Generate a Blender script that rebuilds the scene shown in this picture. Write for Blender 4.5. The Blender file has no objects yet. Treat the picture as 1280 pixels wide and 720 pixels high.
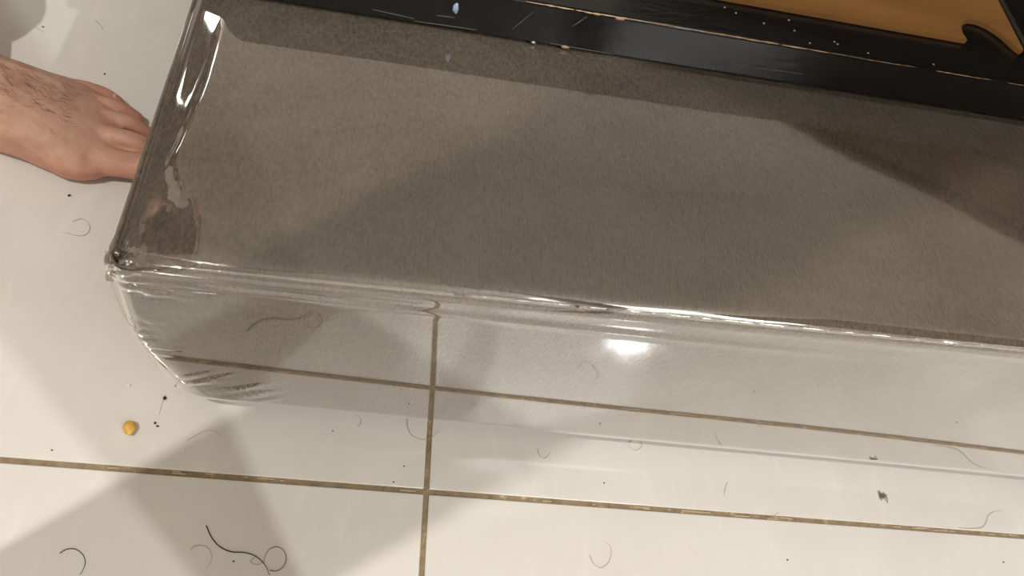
import bpy, bmesh, math, random
from mathutils import Vector, Matrix, noise

random.seed(7)
scene = bpy.context.scene
C = scene.collection

# ------------------------------------------------------------------ camera
RW = Matrix(((0.95822463, 0.14265704, 0.24790025),
             (-0.00545522, -0.85746006, 0.51452161),
             (0.28596469, -0.49437963, -0.82086112)))      # world <- view (right, down, forward)
FOC = 921.0
CAM = Vector((0, 0, 0.6))
cd = bpy.data.cameras.new('camera')
cd.sensor_width = 36.0
cd.lens = FOC / 1280 * 36
cd.clip_start = 0.01
cam = bpy.data.objects.new('camera', cd)
C.objects.link(cam)
m = Matrix.Identity(4)
for r in range(3):
    m[r][0] = RW[r][0]; m[r][1] = -RW[r][1]; m[r][2] = -RW[r][2]; m[r][3] = CAM[r]
cam.matrix_world = m
scene.camera = cam

# ------------------------------------------------------------------ world, exposure, lamps
w = bpy.data.worlds.new('world'); scene.world = w; w.use_nodes = True
w.node_tree.nodes['Background'].inputs[0].default_value = (1.0, 0.93, 0.84, 1)
w.node_tree.nodes['Background'].inputs[1].default_value = 0.12
vs = scene.view_settings
vs.view_transform = 'Standard'; vs.look = 'None'; vs.gamma = 1.0; vs.use_curve_mapping = False
vs.exposure = -0.17
try:
    scene.cycles.caustics_reflective = False
    scene.cycles.caustics_refractive = False
except Exception:
    pass

def lamp(name, loc, power, col, size, aim=None, size_y=None):
    l = bpy.data.lights.new(name, 'AREA'); l.energy = power; l.color = col
    l.shape = 'RECTANGLE' if size_y else 'DISK'; l.size = size
    if size_y: l.size_y = size_y
    o = bpy.data.objects.new(name, l); C.objects.link(o); o.location = loc
    d = (Vector(aim) - Vector(loc)) if aim else Vector((0, 0, -1))
    o.rotation_euler = d.to_track_quat('-Z', 'Y').to_euler()
    return o

LAMP_A = lamp('ceiling_lamp_light', (1.6, -1.5, 2.5), 64, (0.97, 0.99, 1.0), 0.055)
LAMP_B = lamp('ceiling_lamp_light.001', (-0.9, -0.5, 2.5), 44, (1.0, 0.985, 0.96), 0.035)
LAMP_C = lamp('wall_tube_light', (-1.55, 2.12, 1.55), 18, (1.0, 0.95, 0.88), 1.3, (-0.1, 0.3, 0.3), 0.3)
pl_ = bpy.data.lights.new('soft_fill_light', 'POINT'); pl_.energy = 46; pl_.color = (1.0, .99, .97); pl_.shadow_soft_size = .5  # soft fill without a fixture, added to lift the floor and ceiling
FILL_LIGHT = bpy.data.objects.new('soft_fill_light', pl_); C.objects.link(FILL_LIGHT); FILL_LIGHT.location = (.85, -.95, 2.0)

# ------------------------------------------------------------------ helpers
def P(px, py, z=0.0):
    """point at height z seen at photograph pixel (px, py)"""
    d = RW @ Vector((px - 640, py - 360, FOC))
    return CAM + d * ((z - CAM.z) / d.z)

def tag(o, label=None, cat=None, group=None, kind=None):
    if label: o['label'] = label
    if cat: o['category'] = cat
    if group: o['group'] = group
    if kind: o['kind'] = kind
    return o

def empty(name, loc=(0, 0, 0)):
    o = bpy.data.objects.new(name, None); C.objects.link(o); o.location = loc
    return o

def mesh_obj(name, verts, faces, mat=None, parent=None, smooth=True):
    me = bpy.data.meshes.new(name)
    me.from_pydata([tuple(v) for v in verts], [], faces)
    me.update()
    if smooth:
        me.polygons.foreach_set('use_smooth', [True] * len(me.polygons))
    if mat: me.materials.append(mat)
    o = bpy.data.objects.new(name, me); C.objects.link(o)
    if parent: o.parent = parent
    return o

def bm_obj(name, bm, mat=None, parent=None, smooth=False):
    me = bpy.data.meshes.new(name); bm.to_mesh(me); bm.free()
    if smooth:
        me.polygons.foreach_set('use_smooth', [True] * len(me.polygons))
    if mat: me.materials.append(mat)
    o = bpy.data.objects.new(name, me); C.objects.link(o)
    if parent: o.parent = parent
    return o

def box_bm(bm, x0, x1, y0, y1, z0, z1, bevel=0.0, seg=2):
    r = bmesh.ops.create_cube(bm, size=1)
    for v in r['verts']:
        v.co = Vector((x0 + (v.co.x + .5) * (x1 - x0), y0 + (v.co.y + .5) * (y1 - y0), z0 + (v.co.z + .5) * (z1 - z0)))
    if bevel:
        es = list({e for v in r['verts'] for e in v.link_edges})
        bmesh.ops.bevel(bm, geom=es, offset=bevel, segments=seg, affect='EDGES', profile=0.5)
    return bm

def box(name, x0, x1, y0, y1, z0, z1, mat, parent=None, bevel=0.0, seg=2):
    return bm_obj(name, box_bm(bmesh.new(), x0, x1, y0, y1, z0, z1, bevel, seg), mat, parent)

def prism(name, pts, z0, z1, mat, parent=None, bevel=0.0):
    bm = bmesh.new()
    vs = [bm.verts.new((p[0], p[1], z0)) for p in pts]
    f = bm.faces.new(vs)
    r = bmesh.ops.extrude_face_region(bm, geom=[f])
    for v in r['geom']:
        if isinstance(v, bmesh.types.BMVert): v.co.z = z1
    bmesh.ops.recalc_face_normals(bm, faces=bm.faces)
    if bevel:
        bmesh.ops.bevel(bm, geom=list(bm.edges), offset=bevel, segments=2, affect='EDGES')
    return bm_obj(name, bm, mat, parent)

def tube_geo(pts, radii, n=10, flat=1.0, close=True):
    """lofted tube with rounded ends; returns verts, faces"""
    pts = [Vector(p) for p in pts]
    V, F = [], []
    up = Vector((0, 0, 1))
    prev = None
    for i, p in enumerate(pts):
        t = (pts[min(i + 1, len(pts) - 1)] - pts[max(i - 1, 0)]).normalized()
        if prev is None:
            a = t.cross(up)
            if a.length < 1e-3: a = t.cross(Vector((0, 1, 0)))
        else:
            a = prev - t * prev.dot(t)
        a.normalize(); b = a.cross(t); prev = a
        for k in range(n):
            th = 2 * math.pi * k / n
            V.append(p + (a * math.cos(th) + b * math.sin(th) * flat) * radii[i])
    m_ = len(pts)
    for i in range(m_ - 1):
        for k in range(n):
            F.append((i * n + k, i * n + (k + 1) % n, (i + 1) * n + (k + 1) % n, (i + 1) * n + k))
    if close:
        F.append(tuple(range(n - 1, -1, -1)))
        F.append(tuple((m_ - 1) * n + k for k in range(n)))
    return V, F

def spline(pts, n=8):
    """Catmull-Rom through pts"""
    pts = [Vector(p) for p in pts]
    q = [pts[0] * 2 - pts[1]] + pts + [pts[-1] * 2 - pts[-2]]
    out = []
    for i in range(1, len(q) - 2):
        for k in range(n):
            t = k / n
            a, b, c, d = q[i - 1], q[i], q[i + 1], q[i + 2]
            out.append(0.5 * ((2 * b) + (c - a) * t + (2 * a - 5 * b + 4 * c - d) * t * t + (3 * b - a - 3 * c + d) * t ** 3))
    out.append(pts[-1].copy())
    return out

# ------------------------------------------------------------------ materials
def lin(r, g, b):
    f = lambda c: (c / 255 / 12.92) if c / 255 <= .04045 else ((c / 255 + .055) / 1.055) ** 2.4
    return (f(r), f(g), f(b), 1)

class NT:
    def __init__(s, name):
        s.mat = bpy.data.materials.new(name); s.mat.use_nodes = True
        s.t = s.mat.node_tree; s.t.nodes.clear()
        s.out = s.t.nodes.new('ShaderNodeOutputMaterial')
    def n(s, typ, **kw):
        nd = s.t.nodes.new('ShaderNode' + typ)
        for k, v in kw.items():
            if k[0] == 'i' and k[1:].isdigit(): nd.inputs[int(k[1:])].default_value = v
            elif hasattr(nd, k): setattr(nd, k, v)
            else: nd.inputs[k.replace('_', ' ')].default_value = v
        return nd
    def l(s, a, b): s.t.links.new(a, b)
    def bsdf(s, **kw):
        b = s.n('BsdfPrincipled')
        for k, v in kw.items(): b.inputs[k.replace('_', ' ')].default_value = v
        s.l(b.outputs[0], s.out.inputs[0]); return b
    def coords(s, scale=(1, 1, 1), rot=(0, 0, 0)):
        tc = s.n('TexCoord'); mp = s.n('Mapping'); s.l(tc.outputs['Object'], mp.inputs[0])
        mp.inputs['Scale'].default_value = scale; mp.inputs['Rotation'].default_value = rot
        return mp.outputs[0]
    def noise(s, vec, scale, detail=4, rough=.55):
        nd = s.n('TexNoise'); nd.inputs['Scale'].default_value = scale; nd.inputs['Detail'].default_value = detail
        nd.inputs['Roughness'].default_value = rough; s.l(vec, nd.inputs['Vector']); return nd.outputs[0]
    def ramp(s, fac, stops):
        r = s.n('ValToRGB'); e = r.color_ramp.elements
        while len(e) < len(stops): e.new(0.5)
        for i, (p, c) in enumerate(stops): e[i].position = p; e[i].color = c
        s.l(fac, r.inputs[0]); return r.outputs[0]
    def mix(s, fac, a, b, mode='MIX'):
        x = s.n('Mix', data_type='RGBA', blend_type=mode)
        for sock, v in ((x.inputs[0], fac), (x.inputs[6], a), (x.inputs[7], b)):
            if hasattr(v, 'is_output'): s.l(v, sock)
            else: sock.default_value = v
        return x.outputs[2]
    def bump(s, h, strength, dist, normal=None):
        b = s.n('Bump'); b.inputs['Strength'].default_value = strength; b.inputs['Distance'].default_value = dist
        s.l(h, b.inputs['Height'])
        if normal: s.l(normal, b.inputs['Normal'])
        return b.outputs[0]

def simple(name, col, rough=.5, **kw):
    t = NT(name); t.bsdf(Base_Color=col, Roughness=rough, **kw); return t.mat

# porcelain tile
t = NT('porcelain_tile'); v = t.coords()
v2 = t.coords((1, .25, 1), (0, 0, .9))
b = t.bsdf(Roughness=.16)
c = t.ramp(t.noise(v, 9, 6), [(.25, lin(206, 200, 191)), (.75, lin(214, 208, 200))])
st = t.noise(v2, 60, 5, .65)
c = t.mix(t.ramp(st, [(.54, (0, 0, 0, 1)), (.76, (.32, .32, .32, 1))]), c, lin(228, 222, 212))
sp = t.noise(v, 420, 2)
c = t.mix(t.ramp(sp, [(.66, (0, 0, 0, 1)), (.78, (.4, .4, .4, 1))]), c, lin(185, 172, 156))
t.l(c, b.inputs['Base Color'])
sm = t.noise(v, 26, 6, .7)
t.l(t.ramp(sm, [(.3, (.05, .05, .05, 1)), (.75, (.13, .13, .13, 1))]), b.inputs['Roughness'])
t.l(t.bump(sm, .05, .002), b.inputs['Normal'])
M_TILE = t.mat
# grout
t = NT('grout'); v = t.coords(); b = t.bsdf(Roughness=.8)
t.l(t.ramp(t.noise(v, 90, 6, .7), [(.3, lin(112, 94, 70)), (.6, lin(146, 126, 98)), (.75, lin(206, 186, 150))]), b.inputs['Base Color'])
t.l(t.bump(t.noise(v, 700, 3), .5, .001), b.inputs['Normal']); M_GROUT = t.mat
M_GROUTBIT = simple('pale_grout', lin(178, 158, 128), .8)
# wall paint
t = NT('wall_paint'); v = t.coords(); b = t.bsdf(Roughness=.8)
t.l(t.ramp(t.noise(v, 3, 4), [(.3, lin(196, 191, 182)), (.7, lin(203, 198, 189))]), b.inputs['Base Color']); M_WALL = t.mat
M_CEIL = simple('ceiling_paint', lin(230, 227, 221), .85)
# velvet upholstery
t = NT('taupe_velvet'); v = t.coords()
b = t.bsdf(Roughness=.85, Specular_IOR_Level=.15, Sheen_Weight=.35, Sheen_Roughness=.4)
b.inputs['Sheen Tint'].default_value = lin(200, 185, 165)
big = t.noise(t.coords((1, 1.6, 1.6)), 13, 7, .68)
c = t.ramp(big, [(.32, lin(84, 74, 63)), (.5, lin(98, 88, 76)), (.68, lin(113, 102, 89))])
fib = t.noise(t.coords((1, .55, .55), (0, 0, .5)), 430, 5, .65)
c = t.mix(.4, c, t.ramp(fib, [(.34, lin(62, 54, 45)), (.66, lin(132, 121, 107))]))
t.l(c, b.inputs['Base Color'])
wv = t.n('TexWave', wave_type='BANDS', bands_direction='X'); t.l(t.coords(), wv.inputs['Vector'])
wv.inputs['Scale'].default_value = 115; wv.inputs['Distortion'].default_value = 1.2; wv.inputs['Detail'].default_value = 2
n1 = t.bump(wv.outputs[1], .3, .0006)
n2 = t.bump(t.noise(t.coords((1, .6, .6), (0, 0, .4)), 300, 5, .6), 1.0, .0018, n1)
t.l(n2, b.inputs['Normal']); M_VELVET = t.mat
# clear film
def film_mat(name, ior, layers, rough, bump_s, tint=(.985, .98, .97, 1)):
    """several sheets of clear film lying on each other: 1-(1-F)^layers of the light is mirrored"""
    t = NT(name)
    tr = t.n('BsdfTransparent'); tr.inputs[0].default_value = tint
    gl = t.n('BsdfGlossy'); gl.inputs['Roughness'].default_value = rough; gl.inputs[0].default_value = (1, 1, 1, 1)
    f0 = ((ior - 1) / (ior + 1)) ** 2                     # Schlick, the same from both sides of the sheet
    lw = t.n('LayerWeight'); p5 = t.n('Math', operation='POWER', i1=5.0); t.l(lw.outputs['Facing'], p5.inputs[0])
    sc = t.n('Math', operation='MULTIPLY_ADD', i1=1 - f0, i2=f0); t.l(p5.outputs[0], sc.inputs[0])
    inv = t.n('Math', operation='SUBTRACT', i0=1.0); t.l(sc.outputs[0], inv.inputs[1])
    pw = t.n('Math', operation='POWER', i1=layers); t.l(inv.outputs[0], pw.inputs[0])
    fac = t.n('Math', operation='SUBTRACT', i0=1.0); t.l(pw.outputs[0], fac.inputs[1])
    mx = t.n('MixShader')
    nz = t.noise(t.coords((.35, 1, 1)), 24, 3, .5)
    bp = t.bump(nz, bump_s, .004)
    t.l(bp, gl.inputs['Normal'])
    t.l(fac.outputs[0], mx.inputs[0]); t.l(tr.outputs[0], mx.inputs[1]); t.l(gl.outputs[0], mx.inputs[2])
    t.l(mx.outputs[0], t.out.inputs[0]); return t.mat
M_FILM = film_mat('clear_plastic_film', 1.55, 4.4, .04, .006)
M_KNOTFILM = film_mat('crumpled_plastic_film', 1.5, 2.0, .12, .4, (.72, .67, .61, 1))
M_FOLD = film_mat('folded_plastic_film', 1.5, 1.3, .15, .3, (.93, .90, .87, 1))
# black painted wood
t = NT('black_painted_wood'); v = t.coords((.25, 1, 1))
b = t.bsdf(Roughness=.3)
t.l(t.ramp(t.noise(v, 60, 6, .7), [(.3, (.0055, .0055, .006, 1)), (.8, (.013, .0135, .014, 1))]), b.inputs['Base Color'])
g = t.noise(t.coords((.3, 1, 1)), 160, 5, .7)
t.l(t.ramp(g, [(.3, (.08, .08, .08, 1)), (.8, (.17, .17, .17, 1))]), b.inputs['Roughness'])
t.l(t.bump(g, .2, .0012), b.inputs['Normal']); M_BLACK = t.mat
M_CHIP = simple('bare_wood_chip', lin(170, 140, 104), .8)
M_SCRATCH = simple('pale_scratch', lin(112, 107, 98), .6)
M_PASTE = simple('pale_blue_paint_spot', lin(150, 170, 196), .7)
M_DUST = simple('dust', lin(196, 190, 180), .9)
# plywood
t = NT('tan_plywood'); v = t.coords((.15, 1, 1)); b = t.bsdf(Roughness=.5)
t.l(t.ramp(t.noise(v, 40, 6, .6), [(.3, lin(132, 92, 46)), (.7, lin(160, 115, 60))]), b.inputs['Base Color']); M_PLY = t.mat
M_KNOT = simple('dark_knot', lin(60, 36, 16), .6)
t = NT('brown_laminate'); v = t.coords((.2, 1, 1)); b = t.bsdf(Roughness=.5)
t.l(t.ramp(t.noise(v, 30, 5), [(.3, lin(92, 62, 34)), (.7, lin(122, 86, 50))]), b.inputs['Base Color']); M_DESK = t.mat
t = NT('dark_brown_wood'); v = t.coords((.2, 1, 1)); b = t.bsdf(Roughness=.9, Specular_IOR_Level=.1)
t.l(t.ramp(t.noise(v, 30, 5), [(.3, lin(44, 29, 16)), (.7, lin(54, 37, 21))]), b.inputs['Base Color']); M_DRESS = t.mat
M_STEEL = simple('dark_steel', lin(60, 58, 56), .4, Metallic=.8)
# skin
t = NT('skin'); v = t.coords()
b = t.bsdf(Roughness=.5, Subsurface_Weight=.12, Subsurface_Scale=.006, Specular_IOR_Level=.35)
b.inputs['Subsurface Radius'].default_value = (1, .35, .2)
c = t.ramp(t.noise(v, 42, 6, .65), [(.3, lin(168, 126, 106)), (.55, lin(188, 148, 127)), (.75, lin(200, 161, 140))])
sx = t.n('SeparateXYZ'); tc = t.n('TexCoord'); t.l(tc.outputs['Object'], sx.inputs[0])
c = t.mix(t.ramp(sx.outputs[2], [(.006, (.55, .55, .55, 1)), (.04, (0, 0, 0, 1))]), c, lin(196, 112, 92))
c = t.mix(t.ramp(t.noise(t.coords((.5, 1, 1)), 22, 3), [(.56, (0, 0, 0, 1)), (.72, (.45, .45, .45, 1))]), c, lin(150, 112, 98))
t.l(c, b.inputs['Base Color'])
cr = t.noise(t.coords((1, .5, 1)), 260, 5, .6)
t.l(t.bump(cr, .25, .0012), b.inputs['Normal']); M_SKIN = t.mat
M_NAIL = simple('toenail', lin(205, 160, 140), .3)
M_SHIRT = simple('dark_brown_cotton', lin(52, 44, 38), .9)
M_SHORTS = simple('charcoal_cotton', lin(44, 41, 40), .9)
M_HAIR = simple('dark_hair', lin(46, 38, 32), .5)
M_HAIRP = simple('faded_hair', lin(168, 156, 140), .5)
M_CRUMB = simple('dark_crumb', lin(38, 30, 24), .8)
M_WHITE = simple('white_crumb', lin(236, 230, 220), .5)
t = NT('chickpea_skin'); v = t.coords(); b = t.bsdf(Roughness=.45)
t.l(t.ramp(t.noise(v, 260, 4), [(.3, lin(188, 136, 40)), (.55, lin(218, 172, 72)), (.75, lin(232, 196, 110))]), b.inputs['Base Color']); M_PEA = t.mat

# ------------------------------------------------------------------ setting: floor tiles, walls, ceiling
X0, X1, Y0, Y1, ZC = -2.1, 2.5, -2.25, 2.25, 2.62
GX, GY, TS, GW = 0.1065, 0.1685, 0.80, 0.0044
fl = box('floor', X0, X1, Y0, Y1, -.05, -.0011, M_GROUT); tag(fl, kind='structure')
tile_me = None
for i in range(-3, 4):
    for j in range(-4, 4):
        x0, y0 = GX + i * TS, GY + j * TS
        if x0 > X1 or x0 + TS < X0 or y0 > Y1 or y0 + TS < Y0: continue
        if tile_me is None:
            o = box('tile', GW / 2, TS - GW / 2, GW / 2, TS - GW / 2, -.012, 0, M_TILE, fl, .0008, 2)
            tile_me = o.data
        else:
            o = bpy.data.objects.new('tile', tile_me); C.objects.link(o); o.parent = fl
        o.location = (x0, y0, 0)
# pale crumbs of grout left on the joint
rg = random.Random(3)
bm = bmesh.new()
for k in range(34):
    x = rg.uniform(-.35, .75)
    L = rg.uniform(.002, .016); yy = GY + rg.uniform(-.0012, .0012)
    box_bm(bm, x, x + L, yy - .0005, yy + .0005, -.0012, -.0007 + rg.uniform(0, .0007))
gb = bm_obj('loose_grout', bm, M_GROUTBIT, fl); gb['kind'] = 'stuff'

box_w = [('wall_front', X0, X1, Y0 - .1, Y0, 0, ZC),
         ('wall_left', X0 - .1, X0, Y0, Y1, 0, ZC), ('wall_right', X1, X1 + .1, Y0, Y1, 0, ZC)]
tag(box('wall_back', X0, X1, Y1, Y1 + .1, 0, ZC, M_WALL), kind='structure')
for n_, *a in box_w: tag(box(n_, *a, M_WALL), kind='structure')
tag(box('ceiling', X0, X1, Y0, Y1, ZC, ZC + .1, M_CEIL), kind='structure')
# two invented slim pillars behind the camera, added to cast the crossing floor shadows
def shadow_pillar(name, cx, cy, rows):
    V_, F_ = [], []
    for z, wd, sh in rows:                     # height, width, shift along the diagonal
        for k in range(4):
            a_ = math.pi / 4 + k * math.pi / 2
            V_.append((cx - sh * .71 + wd * .7071 * math.cos(a_), cy - sh * .70 + wd * .7071 * math.sin(a_), z))
    for i in range(len(rows) - 1):
        for k in range(4): F_.append((i * 4 + k, i * 4 + (k + 1) % 4, i * 4 + 4 + (k + 1) % 4, i * 4 + 4 + k))
    F_ += [(3, 2, 1, 0), tuple(len(V_) - 4 + k for k in range(4))]
    return tag(mesh_obj(name, V_, F_, M_WALL, None, False), kind='structure')
shadow_pillar('shadow_caster_1', -.289, -.031 - .02, [(0, .076, 0), (ZC, .076, 0)])
shadow_pillar('shadow_caster_2', .308, -.176, [(0, .022, .042), (.40, .024, .041), (.80, .085, 0), (ZC, .085, 0)])

# ------------------------------------------------------------------ upholstered bench in clear film
BX0, BX1, BY0, BY1, BH = -.1135, 1.25, .217, .475, .2325
ZS = .09                                        # the top rises to the right
def smooth(a, b, x):
    t_ = max(0, min(1, (x - a) / (b - a))); return t_ * t_ * (3 - 2 * t_)
def gauss_ridge(u, v, cu, cv, ang, L, W, A):
    du, dv = u - cu, v - cv
    a = du * math.cos(ang) + dv * math.sin(ang); q = -du * math.sin(ang) + dv * math.cos(ang)
    return A * math.exp(-(a / L) ** 2) * (1 - 1.2 * (q / W) ** 2) * math.exp(-(q / W) ** 2)
rw = random.Random(11)
RIDGES = []
for (cx, cz, an, L, W, A) in [(-.103, .163, .12, .009, .0016, .0012), (-.099, .149, .05, .008, .0014, .001), (-.098, .143, -.05, .012, .0016, .0014),
                              (-.096, .135, .1, .010, .0015, .0012), (-.094, .128, .0, .010, .0015, .0014), (-.1, .118, -.1, .008, .0015, .001)]:
    RIDGES.append((cx, cz, an, L, W, A))
for k in range(11):
    RIDGES.append((-.077 + k * .0052 + rw.uniform(-.002, .002), .083 - .0028 * k + rw.uniform(-.01, .008), .55 + rw.uniform(-.12, .12), .010 + rw.uniform(0, .006), .0017, .0010 + rw.uniform(0, .0006)))
for k in range(5):
    RIDGES.append((-.1 + k * .006, .205 + rw.uniform(-.006, .006), -.12 + rw.uniform(-.1, .1), .016, .002, .0012))

def grid_coords(a, b, fine_a, fine_b, f, cstep):
    xs = [a]; x = a
    while x < b - 1e-9:
        d = min(x - a, 9) ; e = b - x
        st = f if (d < fine_a or e < fine_b) else cstep
        x = min(b, x + st)
        if b - x < f * .4: x = b
        xs.append(x)
    return xs
GXs = grid_coords(BX0, BX1, .12, .01, .0022, .011)
GYs = grid_coords(BY0, BY1, .024, .016, .0022, .006)
GZs = grid_coords(.003, BH, .01, .03, .0024, .0034)

# boundary of the strip of film that sags over the left rim (x of the crease for each y)
CREASE = [(.21, -.066), (.231, -.067), (.245, -.069), (.258, -.080), (.271, -.0915), (.29, -.098), (.305, -.0955), (.33, -.0925), (.36, -.0905), (.42, -.0885), (.48, -.088)]
def crease(y):
    if y <= CREASE[0][0]: return CREASE[0][1]
    for (a, xa), (b_, xb) in zip(CREASE, CREASE[1:]):
        if y <= b_: return xa + (xb - xa) * smooth(a, b_, y)
    return CREASE[-1][1]

def shape(x, y, z, film):
    p = Vector((x, y, z))
    t_ = smooth(.15, .02, z)
    r_ = .009 + .034 * t_
    lo = Vector((BX0 + r_, BY0 + r_, .003 + r_)); hi = Vector((BX1 - r_, BY1 - r_, BH - r_))
    q = Vector((min(max(p.x, lo.x), hi.x), min(max(p.y, lo.y), hi.y), min(max(p.z, lo.z), hi.z)))
    n_ = p - q
    nl = n_.length
    nn = n_ / nl if nl > 1e-9 else Vector((0, 0, 1))
    p = q + nn * r_
    fx, fz = p.x, p.z
    front = smooth(.35, .8, -nn.y); top = smooth(.35, .8, nn.z)
    left = smooth(.3, .8, -nn.x)
    # wrinkles on the front beside the corner
    if front > 0 and fx < .02:
        h = sum(gauss_ridge(fx, fz, *g) for g in RIDGES)
        p += nn * h * front * 1.0
    # soft padding
    if front > 0:
        p.y -= front * .0015 * math.sin(math.pi * min(1, fz / BH)) * (1 + .4 * math.sin(fx * 9))
    if top > 0:
        p.z += top * .00025 * noise.noise(Vector((fx * 9, p.y * 12, 0)))
    # strip sagging over the left rim
    if top > 0:
        ref = -.068 - .1 * (p.y - .22)
        cx = crease(p.y)
        p.z -= top * .225 * max(0, ref - p.x) * smooth(cx + .003, cx - .003, p.x)
    if film:
        # gathers along the front top edge
        e = math.exp(-((fz - BH + .004) / .007) ** 2)
        if nn.y < -.15:
            p.y -= e * (.0012 + .0008 * noise.noise(Vector((fx * 25, 0, 5))))
            e2 = math.exp(-((fz - BH + .020 + .006 * math.sin(fx * 5)) / .0025) ** 2)
            p.y -= e2 * .0011 * (1 + .6 * noise.noise(Vector((fx * 18, 3, 5)))) * smooth(.5, .1, fx)
        # crumpled corner
        dc = (Vector((fx, p.y, fz)) - Vector((BX0, BY0, BH))).length
        if dc < .03:
            k_ = (1 - dc / .03) ** 1.5
            p += Vector((noise.noise(p * 165), noise.noise(p * 165 + Vector((9, 0, 0))), noise.noise(p * 165 + Vector((0, 9, 0))))) * .006 * k_
            p += Vector((-1, -.6, .3)) * .002 * k_
        p += nn * .0011
    p.z += ZS * (p.x - .007) * max(0, min(1.05, fz / BH))
    return p

def bench_geo(film):
    V, F, idx = [], [], {}
    def vid(i, j, k):
        key = (i, j, k)
        if key not in idx:
            idx[key] = len(V); V.append(shape(GXs[i], GYs[j], GZs[k], film))
        return idx[key]
    nx, ny, nz = len(GXs) - 1, len(GYs) - 1, len(GZs) - 1
    for i in range(nx):
        for j in range(ny):
            F.append((vid(i, j, nz), vid(i + 1, j, nz), vid(i + 1, j + 1, nz), vid(i, j + 1, nz)))
            if not film: F.append((vid(i, j, 0), vid(i, j + 1, 0), vid(i + 1, j + 1, 0), vid(i + 1, j, 0)))
        for k in range(nz):
            F.append((vid(i, 0, k), vid(i + 1, 0, k), vid(i + 1, 0, k + 1), vid(i, 0, k + 1)))
            F.append((vid(i, ny, k), vid(i, ny, k + 1), vid(i + 1, ny, k + 1), vid(i + 1, ny, k)))
    for j in range(ny):
        for k in range(nz):
            F.append((vid(0, j, k), vid(0, j, k + 1), vid(0, j + 1, k + 1), vid(0, j + 1, k)))
            F.append((vid(nx, j, k), vid(nx, j + 1, k), vid(nx, j + 1, k + 1), vid(nx, j, k + 1)))
    return V, F

bench = empty('upholstered_bench', (.5, .34, 0))
tag(bench, 'long taupe velvet upholstered bench wrapped in shiny clear plastic film', 'bench')
def bpart(name, V, F, mat, smooth_=True):
    off = bench.location
    return mesh_obj(name, [Vector(v) - off for v in V], F, mat, bench, smooth_)
bpart('padded_body', *bench_geo(False), M_VELVET)
bpart('plastic_wrap', *bench_geo(True), M_FILM)
# folded film along the edges
def edge_pt(x, dy=0., dz=0.):
    return Vector((x, BY0 + dy, BH + ZS * (x - .007) + dz))
def fold(pts, r0, flat=.5, n=8, seg=7, mat=None):
    sp_ = spline(pts, seg)
    N = len(sp_)
    rad = [r0 * (.15 + .85 * math.sin(math.pi * min(1, max(0, (i + .3) / N)) ) ** .5) * (1 + .25 * noise.noise(Vector((i * .9, r0 * 900, 1)))) for i in range(N)]
    V, F = tube_geo(sp_, rad, n, flat)
    o = bpart('film_fold', V, F, mat or M_FOLD); return o
def wob(x):
    k_ = smooth(.10, .2, x)
    return .0003 + .0005 * k_ * (math.sin(x * 250) + .7 * math.sin(x * 141 + 1))
fold([edge_pt(x, .0012 - wob(x) * .7, -.0026 + wob(x)) for x in [-.09 + .005 * i for i in range(170)]], .0017, 1.0, 14, 2, M_FILM)
fold([edge_pt(x, -.0015, -.010 - .004 * math.sin(x * 14)) for x in (-.098, -.08, -.055, -.03, 0, .03, .06)], .0011, .5)
fold([edge_pt(x, .005 + .002 * math.sin(x * 40), .0004) for x in (-.1, -.085, -.06, -.03, -.005, .02, .05, .09)], .0007, .4)
fold([edge_pt(-.108, -.001, -.022), edge_pt(-.1, -.002, -.021), edge_pt(-.088, -.002, -.0235), edge_pt(-.07, -.0015, -.0245), edge_pt(-.05, -.001, -.024)], .0011, .6)
# crumpled gather at the corner
for k in range(9):
    a = Vector((BX0 + .004, BY0 + .004, BH - .012 + ZS * BX0))
    d = Vector((rw.uniform(-.1, 1.0), rw.uniform(-.2, .5), rw.uniform(-.9, .5))).normalized()
    mid = a + d * .007 + Vector((-.002, -.002, .002)); end = a + d * rw.uniform(.008, .013)
    fold([a + Vector((-.003, -.003, rw.uniform(-.006, .006))), mid, end], rw.uniform(.0012, .0024), .45, 8, 7, M_KNOTFILM)
# loose vertical pleat down the corner
fold([(BX0 - .001, BY0 + .006, BH - .012), (BX0 - .0025, BY0 + .004, .2), (BX0 - .0015, BY0 + .003, .17), (BX0 + .0005, BY0 + .002, .15), (BX0 + .006, BY0 - .001, .145), (BX0 + .016, BY0 - .0015, .1475)], .0014, .5)
fold([(BX0 + .0015, BY0 + .004, .125), (BX0 + .006, BY0 + .004, .1), (BX0 + .013, BY0 + .004, .075), (BX0 + .022, BY0 + .006, .05)], .0016, .5)
# welded nubs on the edge
for x in (.08, .148):
    for k in range(3):
        a = edge_pt(x + rw.uniform(-.003, .003), -.0005, .0005)
        fold([a, a + Vector((rw.uniform(-.004, .004), -.002, .002)), a + Vector((rw.uniform(-.005, .005), -.001, -.003))], .0011, .7)
# tear along the left rim
fold([(-.0955, .40, BH + ZS * -.1 + .001), (-.0935, .385, BH + ZS * -.1 + .0018), (-.091, .372, BH + ZS * -.1 + .001)], .0012, .4)

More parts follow.
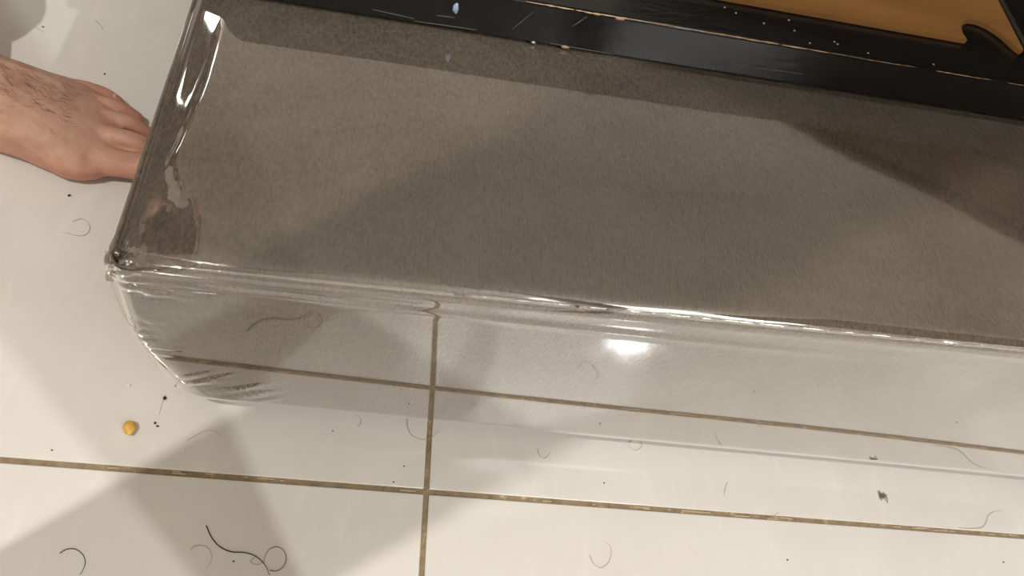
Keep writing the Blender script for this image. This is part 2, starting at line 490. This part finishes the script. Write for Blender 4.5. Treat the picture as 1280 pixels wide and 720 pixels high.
# ------------------------------------------------------------------ black bed frame resting on the bench
frame = empty('bed_frame', (.007, .437, BH + .0022))
frame.rotation_euler = (0, -math.atan(ZS), 0)
tag(frame, 'black painted wooden bed frame with chipped edges above the bench', 'bed frame')
RH = .037
def fpt(x, y, z): return Vector((x - .007, y - .437, z))
bm = bmesh.new()
prof = [(0, 0), (-.0028, RH), (.07, RH), (.07, 0)]
xsL = {0: -.128, RH: -.094}
vL = [bm.verts.new((xsL[z], y, z)) for y, z in prof]; vR = [bm.verts.new((.85, y, z)) for y, z in prof]
bm.faces.new(vL); bm.faces.new(vR[::-1])
for k in range(4): bm.faces.new((vL[k], vR[k], vR[(k + 1) % 4], vL[(k + 1) % 4]))
bmesh.ops.recalc_face_normals(bm, faces=bm.faces)
bmesh.ops.bevel(bm, geom=list(bm.edges), offset=.0022, segments=3, affect='EDGES')
rail = bm_obj('front_rail', bm, M_BLACK, frame)
side = box('side_rail', .521, .62, .032, .42, RH - .012, RH + .006, M_BLACK, frame, .003)
box('side_rail', -.10, -.02, .07, .42, 0, RH, M_BLACK, frame, .003)
box('back_rail', -.10, .85, .42, .48, 0, RH, M_BLACK, frame, .003)
box('side_rail', .78, .85, .07, .42, 0, RH, M_BLACK, frame, .003)
for lx in (-.06, .8):
    box('leg', lx - .03, lx + .03, .42, .475, -(BH + ZS * lx) + .004, 0, M_BLACK, frame, .003)
pts = [(-.09, .035), (.467, .035), (.4655, .043), (.467, .051), (.472, .058), (.480, .0625), (.488, .0625), (.496, .059), (.503, .053), (.509, .044), (.513, .0365), (.517, .033), (.5195, .036), (.5225, .42), (-.09, .42)]
board = prism('plywood_board', pts, RH + .0003, RH + .0048, M_PLY, frame, .0008)
board['label'] = 'tan plywood board with a scalloped notch'
# paint wear along the edge of the rail
re_ = random.Random(5)
def strip(name, a, b, wdt, mat, parent, up):
    n_ = (b - a).cross(up).normalized() * wdt
    q = up * .00025
    V = [a - n_ * .2, a + n_ * .3, (a + b) / 2 + n_ * (.5 + re_.random() * .5), b + n_ * .2, b - n_ * .3, (a + b) / 2 - n_ * (.5 + re_.random() * .4)]
    V2 = [v_ + q for v_ in V]
    F = [(0, 1, 2, 3, 4, 5)[::-1], (6, 7, 8, 9, 10, 11)] + [(k, (k + 1) % 6, 6 + (k + 1) % 6, 6 + k) for k in range(6)]
    return V + V2, F
VV, FF = [], []
def addg(g):
    o_ = len(VV); VV.extend(g[0]); FF.extend([tuple(i + o_ for i in f) for f in g[1]])
x = -.02
while x < .62:
    L = re_.uniform(.004, .022)
    a = Vector((x, -.0022 + re_.uniform(-.0003, .0003), RH - .0006)); b_ = a + Vector((L, re_.uniform(-.0004, .0004), 0))
    if re_.random() < (.92 if x < .33 else .6):
        addg(strip('', a, b_, re_.uniform(.0003, .0008) * (1 if x < .33 else .6), None, None, Vector((0, -.7, .7))))
    x += L * re_.uniform(.8, 1.15)
mesh_obj('worn_edge', VV, FF, M_CHIP, rail, False)['kind'] = 'stuff'
VV, FF = [], []
for (xa, za, xb, zb, wd) in [(.0, .008, .03, .0055, .0006), (-.01, .030, .012, .024, .0006), (.01, .026, .05, .028, .0005), (.03, .0035, .075, .0045, .0006), (.045, .012, .058, .0125, .0006), (.10, .010, .112, .030, .0004), (.142, .022, .15, .033, .0005), (-.02, .016, .0, .02, .0005), (.13, .003, .18, .002, .0005), (.29, .012, .33, .0125, .0004)]:
    addg(strip('', Vector((xa, -.0001 - .0028 * za / RH, za)), Vector((xb, -.0001 - .0028 * zb / RH, zb)), wd * .6, None, None, Vector((0, -1, 0))))
mesh_obj('scratch_marks', VV, FF, M_SCRATCH, rail, False)['kind'] = 'stuff'
def blob(name, c, rx, ry, rz, mat, parent, amp=.25, seed=0, sub=2):
    bm = bmesh.new(); bmesh.ops.create_icosphere(bm, subdivisions=sub, radius=1)
    for v_ in bm.verts:
        k_ = 1 + amp * noise.noise(v_.co * 1.7 + Vector((seed * 3.1, seed, 0)))
        v_.co = Vector((v_.co.x * rx, v_.co.y * ry, v_.co.z * rz)) * k_
    o = bm_obj(name, bm, mat, parent, True); o.location = c; return o
blob('paint_chip', (.173, -.003, RH - .001), .004, .0006, .0013, M_CHIP, rail, .5, 1)
blob('paint_chip', (.156, -.003, RH - .0005), .003, .0006, .001, M_CHIP, rail, .5, 2)
blob('paint_chip', (.142, -.0003, .0015), .003, .0006, .0014, M_CHIP, rail, .5, 3)
blob('paint_chip', (.118, -.0003, .0012), .0016, .0006, .001, M_DUST, rail, .5, 4)
s_ = blob('paint_spot', (.0575, -.0022, .021), .0022, .0009, .0046, M_PASTE, rail, .5, 5)
for k, (px, py) in enumerate([(911, 13), (925, 20), (991, 29), (998, 42), (1019, 63), (1048, 56), (1052, 59), (1173, 87), (960, 33), (1090, 70)]):
    q = P(px, py, .2985)
    k_ = (.6 - .2695) / (.6 - .2985 + .09 * q.x)          # onto the tilted ledge
    lx, ly = q.x * k_ - .007, q.y * k_ - .437
    ly = min(max(ly, .004), .031)
    blob('dust_speck', (lx, ly, RH + .0003), .0008, .0008, .0004, M_DUST, rail, .3, k, 1)
blob('dark_knot', (.435, .105, RH + .0048), .004, .004, .0003, M_KNOT, board, .4, 9)

# ------------------------------------------------------------------ unseen table added beyond the right edge to shade the bench top
tbl = empty('shadow_table', (.686, -.211, 0)); tbl.rotation_euler = (0, 0, math.radians(-22.6))
tag(tbl, 'tall brown laminate table on a steel post added unseen to shade the bench top', 'table')
box('table_top', -.20, 1.15, 0, .60, 1.0, 1.025, M_DESK, tbl, .003)
box('post', .95, 1.02, .26, .33, .05, 1.0, M_STEEL, tbl, .003)
box('foot_bar', .88, 1.09, .0, .60, .001, .05, M_STEEL, tbl, .004)

dr = empty('backdrop', (.55, 1.27, 0)); dr.rotation_euler = (0, 0, math.radians(-30.6))  # unseen drawer unit added to give the film a dark brown reflection
tag(dr, 'dark brown wooden dresser added unseen behind the bed frame, to be mirrored in the film', 'backdrop')
box('body', -.16, .95, .018, .42, .05, .98, M_DRESS, dr, .004)
box('top', -.17, .96, 0, .43, .98, 1.0, M_DRESS, dr, .003)
for r_ in range(4):
    for c_ in range(2):
        d_ = box('drawer', -.14 + c_ * .545, .385 + c_ * .545, .002, .018, .08 + r_ * .225, .29 + r_ * .225, M_DRESS, dr, .003)
        kx = .1225 + c_ * .545
        box('handle', kx - .05, kx + .05, -.012, .003, .175 + r_ * .225, .19 + r_ * .225, M_DRESS, d_, .002)
for a in (-.14, .9):
    for b_ in (.04, .37): box('leg', a - .0, a + .04, b_, b_ + .04, .001, .05, M_DRESS, dr, .002)

# ------------------------------------------------------------------ seated person with a bare left foot beside the bench
FX, FY = -.405, .467
def fw(u, v, w_): return Vector((FX + u, FY + v, w_))
V, F = [], []
def add(g):
    o_ = len(V); V.extend(g[0]); F.extend([tuple(i + o_ for i in f) for f in g[1]])
secs = [(0.0, -.012, .012, .012, .034, 0), (.006, -.022, .022, .003, .05, 0), (.022, -.031, .031, .0, .072, 0), (.05, -.033, .034, .0, .09, 0), (.08, -.034, .036, .002, .092, -.004),
        (.11, -.036, .041, .004, .080, -.008), (.14, -.042, .047, .004, .064, -.010), (.162, -.048, .052, .002, .052, -.012), (.18, -.0535, .0545, .001, .043, -.012),
        (.195, -.0535, .053, .001, .036, -.012), (.206, -.050, .047, .002, .030, -.01), (.214, -.044, .036, .005, .024, -.01)]
NS = 28
fv, ff = [], []
for (u, vi, vo, z0, z1, rid) in secs:
    for k in range(NS):
        th = 2 * math.pi * k / NS
        cx, sx_ = math.cos(th), math.sin(th)
        mid = (vi + vo) / 2; hw = (vo - vi) / 2
        vv = mid + hw * math.copysign(abs(cx) ** .8, cx)
        if sx_ >= 0:
            zz = z0 + .014 + (z1 - z0 - .014) * sx_ ** .9; vv += rid * sx_
        else:
            zz = z0 + .014 - .014 * abs(sx_) ** .5
        us = u - smooth(.11, .2, u) * (max(0, vv) * .62 + max(0, -vv - .02) * .15)
        fv.append(fw(us, vv, max(.0005, zz)))
for i in range(len(secs) - 1):
    for k in range(NS): ff.append((i * NS + k, i * NS + (k + 1) % NS, (i + 1) * NS + (k + 1) % NS, (i + 1) * NS + k))
ff.append(tuple(range(NS - 1, -1, -1))); ff.append(tuple((len(secs) - 1) * NS + k for k in range(NS)))
ff = [f[::-1] for f in ff]
add((fv, ff))
def toe(path, rad):
    add(tube_geo(spline([fw(*p) for p in path], 5), [rad[0] + (rad[1] - rad[0]) * 0] * 0 or rads(path, rad), 12, .9))
def rads(path, rad):
    n_ = (len(path) - 1) * 5 + 1; out = []
    for i in range(n_):
        s = i / (n_ - 1) * (len(rad) - 1); k = min(int(s), len(rad) - 2); out.append(rad[k] + (rad[k + 1] - rad[k]) * (s - k))
    return out
TOES = [
    ([(.17, -.032, .022), (.205, -.034, .0195), (.228, -.0325, .0165), (.246, -.031, .0150), (.256, -.030, .0135)], [.013, .0145, .0128, .0130, .0118, .004]),
    ([(.165, -.0115, .026), (.200, -.0115, .0275), (.224, -.0110, .0245), (.241, -.0105, .0145), (.249, -.0105, .0095)], [.008, .0092, .0086, .0084, .0074, .003]),
    ([(.160, .008, .0235), (.192, .0090, .0255), (.214, .0100, .0225), (.229, .0105, .0125), (.236, .0105, .0085)], [.008, .0084, .0076, .0076, .0068, .003]),
    ([(.150, .0245, .0205), (.180, .0270, .0225), (.201, .0275, .0195), (.215, .0275, .0110), (.222, .0275, .0080)], [.008, .0082, .0074, .0074, .0065, .003]),
    ([(.138, .0420, .0155), (.163, .0450, .0175), (.182, .0450, .0155), (.195, .0435, .0095), (.201, .0430, .0075)], [.008, .0080, .0072, .0072, .0062, .003])]
for p_, r_ in TOES: toe(p_, r_)
for (va, vb, ue, hz) in [(-.012, -.030, .18, .031), (-.008, -.010, .185, .0335), (-.004, .009, .178, .031), (.002, .026, .172, .027)]:   # tendons
    pth = [fw(.085, va, .083), fw(.12, va + (vb - va) * .35, .0665), fw(.15, va + (vb - va) * .7, .049), fw(ue, vb, hz)]
    add(tube_geo(spline(pth, 5), [.0055] * 16, 8))
add(tube_geo(spline([fw(.045, -.027, .082), fw(.052, -.036, .077), fw(.058, -.027, .07)], 4), [.008, .011, .0125, .013, .0135, .0125, .011, .009, .007], 10))    # ankle bones
add(tube_geo(spline([fw(.045, .027, .075), fw(.05, .036, .068), fw(.056, .027, .062)], 4), [.008, .011, .0125, .013, .0135, .0125, .011, .009, .007], 10))
knee = Vector((-.52, .56, .475)); hip = Vector((-.86, .80, .46))
ank = fw(.05, 0, .07)
def limb(pts, rad, n=18):
    q = spline(pts, 6); N = len(q); rr = []
    for i in range(N):
        s = i / (N - 1) * (len(rad) - 1); k = min(int(s), len(rad) - 2); rr.append(rad[k] + (rad[k + 1] - rad[k]) * (s - k))
    add(tube_geo(q, rr, n))
limb([ank, ank.lerp(knee, .2), ank.lerp(knee, .65) + Vector((-.02, 0, 0)), knee], [.034, .034, .037, .046, .055, .052, .053])
limb([knee, knee.lerp(hip, .5), hip], [.054, .062, .072, .085])
# the other leg
an2 = Vector((-.50, 1.02, .07)); kn2 = Vector((-.55, 1.02, .48)); hp2 = Vector((-.88, .98, .46))
limb([an2, an2.lerp(kn2, .6) + Vector((-.02, 0, 0)), kn2], [.036, .04, .055, .052, .053])
limb([kn2, kn2.lerp(hp2, .5), hp2], [.054, .062, .072, .085])
limb([an2 + Vector((-.05, 0, -.035)), an2 + Vector((.03, .0, -.035)), an2 + Vector((.15, .005, -.05)), an2 + Vector((.2, .005, -.055))], [.03, .036, .034, .026, .012])
# trunk, neck, head, arms
pel = (hip + hp2) / 2
neck = Vector((-.74, .88, 1.0))
limb([pel + Vector((-.02, 0, -.03)), pel.lerp(neck, .4) + Vector((-.05, 0, 0)), pel.lerp(neck, .8), neck], [.13, .13, .125, .13, .12, .06])
limb([neck + Vector((0, -.18, -.08)), neck + Vector((0, 0, -.05)), neck + Vector((0, .18, -.08))], [.05, .06, .05])
limb([neck, neck + Vector((.03, 0, .10))], [.055, .055])
hd = neck + Vector((.06, 0, .19))
bmh = bmesh.new(); bmesh.ops.create_icosphere(bmh, subdivisions=3, radius=1)
add(([hd + Vector((v_.co.x * .095, v_.co.y * .075, v_.co.z * .115)) for v_ in bmh.verts], [tuple(v_.index for v_ in f.verts) for f in bmh.faces])); bmh.free()
limb([hd + Vector((.085, 0, .02)), hd + Vector((.112, 0, -.02)), hd + Vector((.09, 0, -.03))], [.008, .014, .008])
for s in (-1, 1):
    limb([hd + Vector((-.01, s * .07, .02)), hd + Vector((-.01, s * .085, 0)), hd + Vector((0, s * .07, -.03))], [.012, .018, .01])
    sh = neck + Vector((0, s * .19, -.08)); el = Vector((-.72, .89 + s * .25, .70)); wr = Vector((-.55, .80 + s * .2 if s < 0 else 1.0, .56))
    limb([sh, el, wr], [.05, .045, .042, .036, .027])
    for f_ in range(5):
        o_ = (f_ - 2) * .017
        limb([wr, wr + Vector((.05, o_, .0)), wr + Vector((.10 - abs(f_ - 2.2) * .01, o_ * 1.3, -.012)), wr + Vector((.125 - abs(f_ - 2.2) * .014, o_ * 1.3, -.03))], [.022, .012, .0095, .009, .006], 10)
person = mesh_obj('person', V, F, M_SKIN)
rm = person.modifiers.new('remesh', 'REMESH'); rm.mode = 'VOXEL'; rm.voxel_size = .0017; rm.use_smooth_shade = True
smo = person.modifiers.new('smooth', 'SMOOTH'); smo.factor = .5; smo.iterations = 2
tag(person, 'seated person whose bare left foot rests on the floor beside the bench', 'person')
# toenails
for (u, v_, w_, rx, ry, tl) in [(.2475, -.0295, .0266, .0065, .0068, .35), (.2400, -.0105, .0216, .0045, .0045, .9), (.2280, .0105, .0188, .004, .0042, .9), (.2140, .0275, .0172, .0036, .0038, .9), (.1945, .0445, .0152, .003, .0032, .9)]:
    o = blob('toenail', fw(u, v_, w_), rx, ry, .0012, M_NAIL, person, .05, 2)
    o.rotation_euler = (0, tl, 0)
# fine hairs on the instep, rooted on the skin
from mathutils.bvhtree import BVHTree
bpy.context.view_layer.update()
_bvh = BVHTree.FromObject(person, bpy.context.evaluated_depsgraph_get())
def skin_z(x, y, dflt):
    h_ = _bvh.ray_cast(Vector((x, y, .115)), Vector((0, 0, -1)))
    return h_[0].z if h_[0] is not None else dflt
rh = random.Random(21)
VV, FF = [], []
for k in range(190):
    u = rh.uniform(.08, .178); vv = rh.gauss(.0, .014)
    a = fw(u, vv, 0); an = rh.uniform(-1.3, .1); L = rh.uniform(.004, .009)
    pts_ = []
    for q_ in (0, .5, 1):
        x_, y_ = a.x + math.cos(an + .5 * q_) * L * q_, a.y + math.sin(an + .5 * q_) * L * q_
        pts_.append(Vector((x_, y_, skin_z(x_, y_, .05) + (.0002, .0009, .0007)[int(q_ * 2)])))
    addg(tube_geo(spline(pts_, 3), [.00008] * 7, 4))
o = mesh_obj('leg_hair', VV, FF, M_HAIR, person); o['kind'] = 'stuff'
# clothes
V, F = [], []
def cloth(name, jobs, mat, vox=.006):
    global V, F
    V, F = [], []
    for pts_, rad_ in jobs: limb(pts_, rad_, 24)
    o = mesh_obj(name, V, F, mat, person)
    r_ = o.modifiers.new('remesh', 'REMESH'); r_.mode = 'VOXEL'; r_.voxel_size = vox; r_.use_smooth_shade = True
    s_ = o.modifiers.new('smooth', 'SMOOTH'); s_.iterations = 5
    return o
cloth('trousers', [([knee, knee.lerp(hip, .5), hip], [.075, .085, .092, .105]), ([kn2, kn2.lerp(hp2, .5), hp2], [.075, .085, .092, .105]),
                   ([ank.lerp(knee, .34), ank.lerp(knee, .65) + Vector((-.02, 0, 0)), knee], [.062, .066, .07, .074, .075]),
                   ([an2.lerp(kn2, .34), an2.lerp(kn2, .65) + Vector((-.02, 0, 0)), kn2], [.062, .066, .07, .074, .075]),
                   ([pel + Vector((0, -.08, 0)), pel + Vector((-.02, 0, .02)), pel + Vector((0, .08, 0))], [.12, .13, .12])], M_SHORTS)
cloth('shirt', [([pel + Vector((-.02, 0, -.02)), pel.lerp(neck, .4) + Vector((-.05, 0, 0)), pel.lerp(neck, .8), neck + Vector((0, 0, -.03))], [.155, .152, .148, .15, .142, .07]),
                ([neck + Vector((0, -.2, -.085)), neck + Vector((0, 0, -.06)), neck + Vector((0, .2, -.085))], [.066, .078, .066])]
      + [([neck + Vector((0, s * .19, -.08)), Vector((-.72, .89 + s * .25, .70)), Vector((-.55, .60 if s < 0 else 1.0, .56)).lerp(Vector((-.72, .89 + s * .25, .70)), .12)], [.066, .06, .058, .05, .042]) for s in (-1, 1)], M_SHIRT)
hair = blob('hair', hd + Vector((-.02, 0, .03)), .09, .084, .10, M_HAIR, person, .12, 4, 3)
stool = empty('low_stool', (-.88, .89, 0)); tag(stool, 'low round wooden stool under the seated person', 'stool')
Vs, Fs = tube_geo([(0, 0, .30), (0, 0, .305), (0, 0, .325), (0, 0, .33)], [.165, .17, .17, .165], 32)
mesh_obj('seat', Vs, Fs, M_DESK, stool, False)
for k in range(4):
    a = math.pi / 4 + k * math.pi / 2
    Vs, Fs = tube_geo([(math.cos(a) * .15, math.sin(a) * .15, .001), (math.cos(a) * .11, math.sin(a) * .11, .30)], [.015, .018], 10)
    mesh_obj('leg', Vs, Fs, M_DESK, stool)

# ------------------------------------------------------------------ small things on the floor
q = P(162, 535, .003)
bm = bmesh.new(); bmesh.ops.create_icosphere(bm, subdivisions=4, radius=1)
for v_ in bm.verts:
    c_ = v_.co.copy()
    beak = math.exp(-((c_ - Vector((.35, -.93, .1))).length / .38) ** 2)
    groove = math.exp(-(c_.x / .14) ** 2) * smooth(-.2, .6, c_.y) * .05
    k_ = 1 + beak * .26 - groove + .035 * noise.noise(c_ * 3.1)
    v_.co = Vector((c_.x * .0046, c_.y * .0053, c_.z * .0042)) * k_
pea = bm_obj('chickpea', bm, M_PEA, None, True); pea.location = (q.x, q.y, .0043)
tag(pea, 'single dry yellow chickpea on the pale floor tile', 'chickpea')

def hair_strand(px, label, r=.0002, mat=M_HAIR, z=.0003, group='hairs on the floor'):
    pts_ = [P(a, b, 0) + Vector((0, 0, z + r + .0003 * math.sin(i * 2.1) ** 2)) for i, (a, b) in enumerate(px)]
    sp_ = spline(pts_, 6); N = len(sp_)
    base = sp_[0].copy(); base.z = 0
    rr = [r * (1 - .6 * (i / (N - 1)) ** 3) for i in range(N)]
    Vh, Fh = tube_geo([p_ - base for p_ in sp_], rr, 6)
    o = mesh_obj('hair_strand', Vh, Fh, mat); o.location = base
    return tag(o, label, 'hair', group)
def circ(cx, cy, rx, ry, a0, a1, n=9):
    return [(cx + rx * math.cos(math.radians(a0 + (a1 - a0) * i / (n - 1))), cy + ry * math.sin(math.radians(a0 + (a1 - a0) * i / (n - 1)))) for i in range(n)]
hair_strand([(258, 657), (264, 671), (274, 683), (289, 690), (306, 691), (320, 696), (331, 706), (337, 719)], 'long dark wavy hair at the bottom, the thickest of the hairs', .00042)
hair_strand([(337, 713), (345, 714), (354, 709), (358, 699), (355, 689), (347, 684), (338, 686), (332, 694), (330, 704)], 'thin hair coiled in a round loop crossing the long dark hair', .00024)
hair_strand([(329, 702), (323, 706), (315, 704), (313, 701), (320, 697), (327, 699)], 'tiny hair loop touching the left side of the long dark hair', .0002, M_HAIRP)
hair_strand(circ(250, 697, 15, 15, 215, 410), 'faint hair arc just left of the long dark hair', .0002, M_HAIRP)
hair_strand([(75, 692), (84, 687), (95, 687), (104, 694), (107, 704), (104, 713), (100, 719)], 'dark hair curled like a hook near the bottom left corner', .00028)
hair_strand([(522, 516), (512, 519), (509, 530), (513, 542), (523, 549), (534, 549), (544, 544), (549, 538)], 'hair loop lying across the vertical grout line', .00022, M_HAIRP)
hair_strand([(233, 551), (243, 546), (252, 541), (262, 538), (271, 541), (276, 549)], 'pale arched hair to the right of the chickpea', .00018, M_HAIRP)
hair_strand(circ(794, 556, 8, 7, 200, 540), 'small round hair ring on the tile near the middle of the bench', .00022, M_HAIRP)
hair_strand([(672, 561), (674, 569), (681, 573), (688, 566)], 'short u-shaped hair below the bench, right of the vertical grout', .0002, M_HAIRP)
hair_strand([(1199, 660), (1212, 661), (1226, 660), (1232, 654), (1235, 645), (1242, 640), (1252, 639)], 's-shaped pale hair above the grout line at the far right', .00022, M_HAIRP)
hair_strand([(737, 694), (742, 705), (751, 710), (760, 704), (764, 692), (762, 682), (757, 679)], 'pale hair hook on the front tile right of centre', .0002, M_HAIRP)
hair_strand([(909, 603), (906, 612), (905, 621)], 'short straight hair above the grout, right of the middle', .0002, M_HAIRP)
hair_strand([(963, 647), (969, 644), (973, 640)], 'tiny bent hair poking up from the horizontal grout line', .00022, M_HAIRP)
hair_strand([(446, 519), (451, 524), (451, 530), (447, 534)], 'short curved hair close under the bench, left of the vertical grout', .0002, M_HAIRP)
hair_strand([(91, 277), (103, 274), (111, 280), (112, 288), (106, 294), (96, 295), (86, 292), (76, 291)], 'pale curled hair on the floor between the foot and the bench corner', .0002, M_HAIRP)
hair_strand([(44, 34), (50, 38), (57, 42)], 'short hair beside a black speck at the top left', .0002, M_HAIRP)
hair_strand([(119, 26), (125, 31), (129, 38)], 'short brown hair on the floor above the toes', .00028, M_HAIRP)
hair_strand([(207, 494), (203, 503), (201, 511), (198, 520)], 'broken dark hair trailing below the bottom corner of the bench', .00013, M_HAIRP)

def crumb(px, py, rx, ry, label, mat=M_CRUMB, h=.0006, rot=0., k=0):
    q = P(px, py, 0)
    o = blob('crumb', (q.x, q.y, h), rx * .75, ry * .75, h, mat, None, .4, k, 2); o.rotation_euler = (0, 0, rot)
    return tag(o, label, 'crumb', 'crumbs on the floor')
crumb(87, 245, .0020, .0011, 'black seed-like speck on the floor below the foot', h=.0009, rot=.5)
crumb(54, 34, .0014, .0010, 'black speck at the top left, beside a short hair', k=1)
crumb(131, 93, .0011, .0011, 'black speck on the floor just above the little toe', k=2)
crumb(92, 106, .0022, .0009, 'black flattened speck at the outer edge of the foot', h=.0008, k=3)
crumb(206, 498, .0018, .0020, 'grey-brown crumb just below the bottom corner of the bench', k=4, h=.001)
crumb(194, 529, .0013, .0013, 'dark crumb to the right of the chickpea, upper of two', k=5)
crumb(197, 533, .0016, .0009, 'dark crumb to the right of the chickpea, lower of two', k=6)
crumb(161, 482, .0018, .0012, 'small whitish chip above the chickpea', M_WHITE, .001, .6, 7)
crumb(432, 511, .0016, .0009, 'dark crumb at the foot of the bench, left of the vertical grout', k=8)
crumb(416, 539, .0007, .0007, 'tiny dark speck below the bench, left of the vertical grout', k=9)
crumb(505, 583, .0008, .0008, 'tiny dark speck just above the crossing of the grout lines', k=10)
crumb(492, 603, .0008, .0008, 'tiny dark speck on the upper side of the horizontal grout', k=11)
crumb(755, 604, .0009, .0008, 'tiny dark speck on the tile above the grout, right of the crossing', k=12)
crumb(984, 700, .0012, .0008, 'dark speck near the bottom edge, right of centre', k=13)
crumb(1254, 703, .0010, .0008, 'dark speck near the bottom right corner', k=14)
crumb(229, 563, .0008, .0028, 'thin white fleck above the grout, below the pale arched hair', M_WHITE, .0005, .2, 15)
crumb(65, 563, .0009, .0007, 'tiny dark speck above the grout at the far left', k=16)
crumb(292, 702, .0009, .0008, 'tiny dark speck beside the long dark hair', k=17)
# grey lint
q = P(1103, 621, 0)
Vl, Fl = [], []
rl = random.Random(9)
for k in range(26):
    c_ = Vector((rl.gauss(0, .0016), rl.gauss(0, .0018), .0008)); pts_ = [c_]
    for s in range(3): pts_.append(pts_[-1] + Vector((rl.uniform(-.003, .003), rl.uniform(-.003, .003), rl.uniform(-.0006, .0008))))
    for p_ in pts_: p_.z = max(.0003, p_.z); p_.x = max(-.0045, min(.0045, p_.x)); p_.y = max(-.006, min(.006, p_.y))
    g = tube_geo(spline(pts_, 3), [.00022] * 10, 4); o_ = len(Vl); Vl.extend(g[0]); Fl.extend([tuple(i + o_ for i in f) for f in g[1]])
lint = mesh_obj('lint_ball', Vl, Fl, simple('grey_lint', lin(120, 110, 96), .9)); lint.location = (q.x, q.y, 0)
tag(lint, 'small tuft of grey lint on the tile at the right', 'lint')
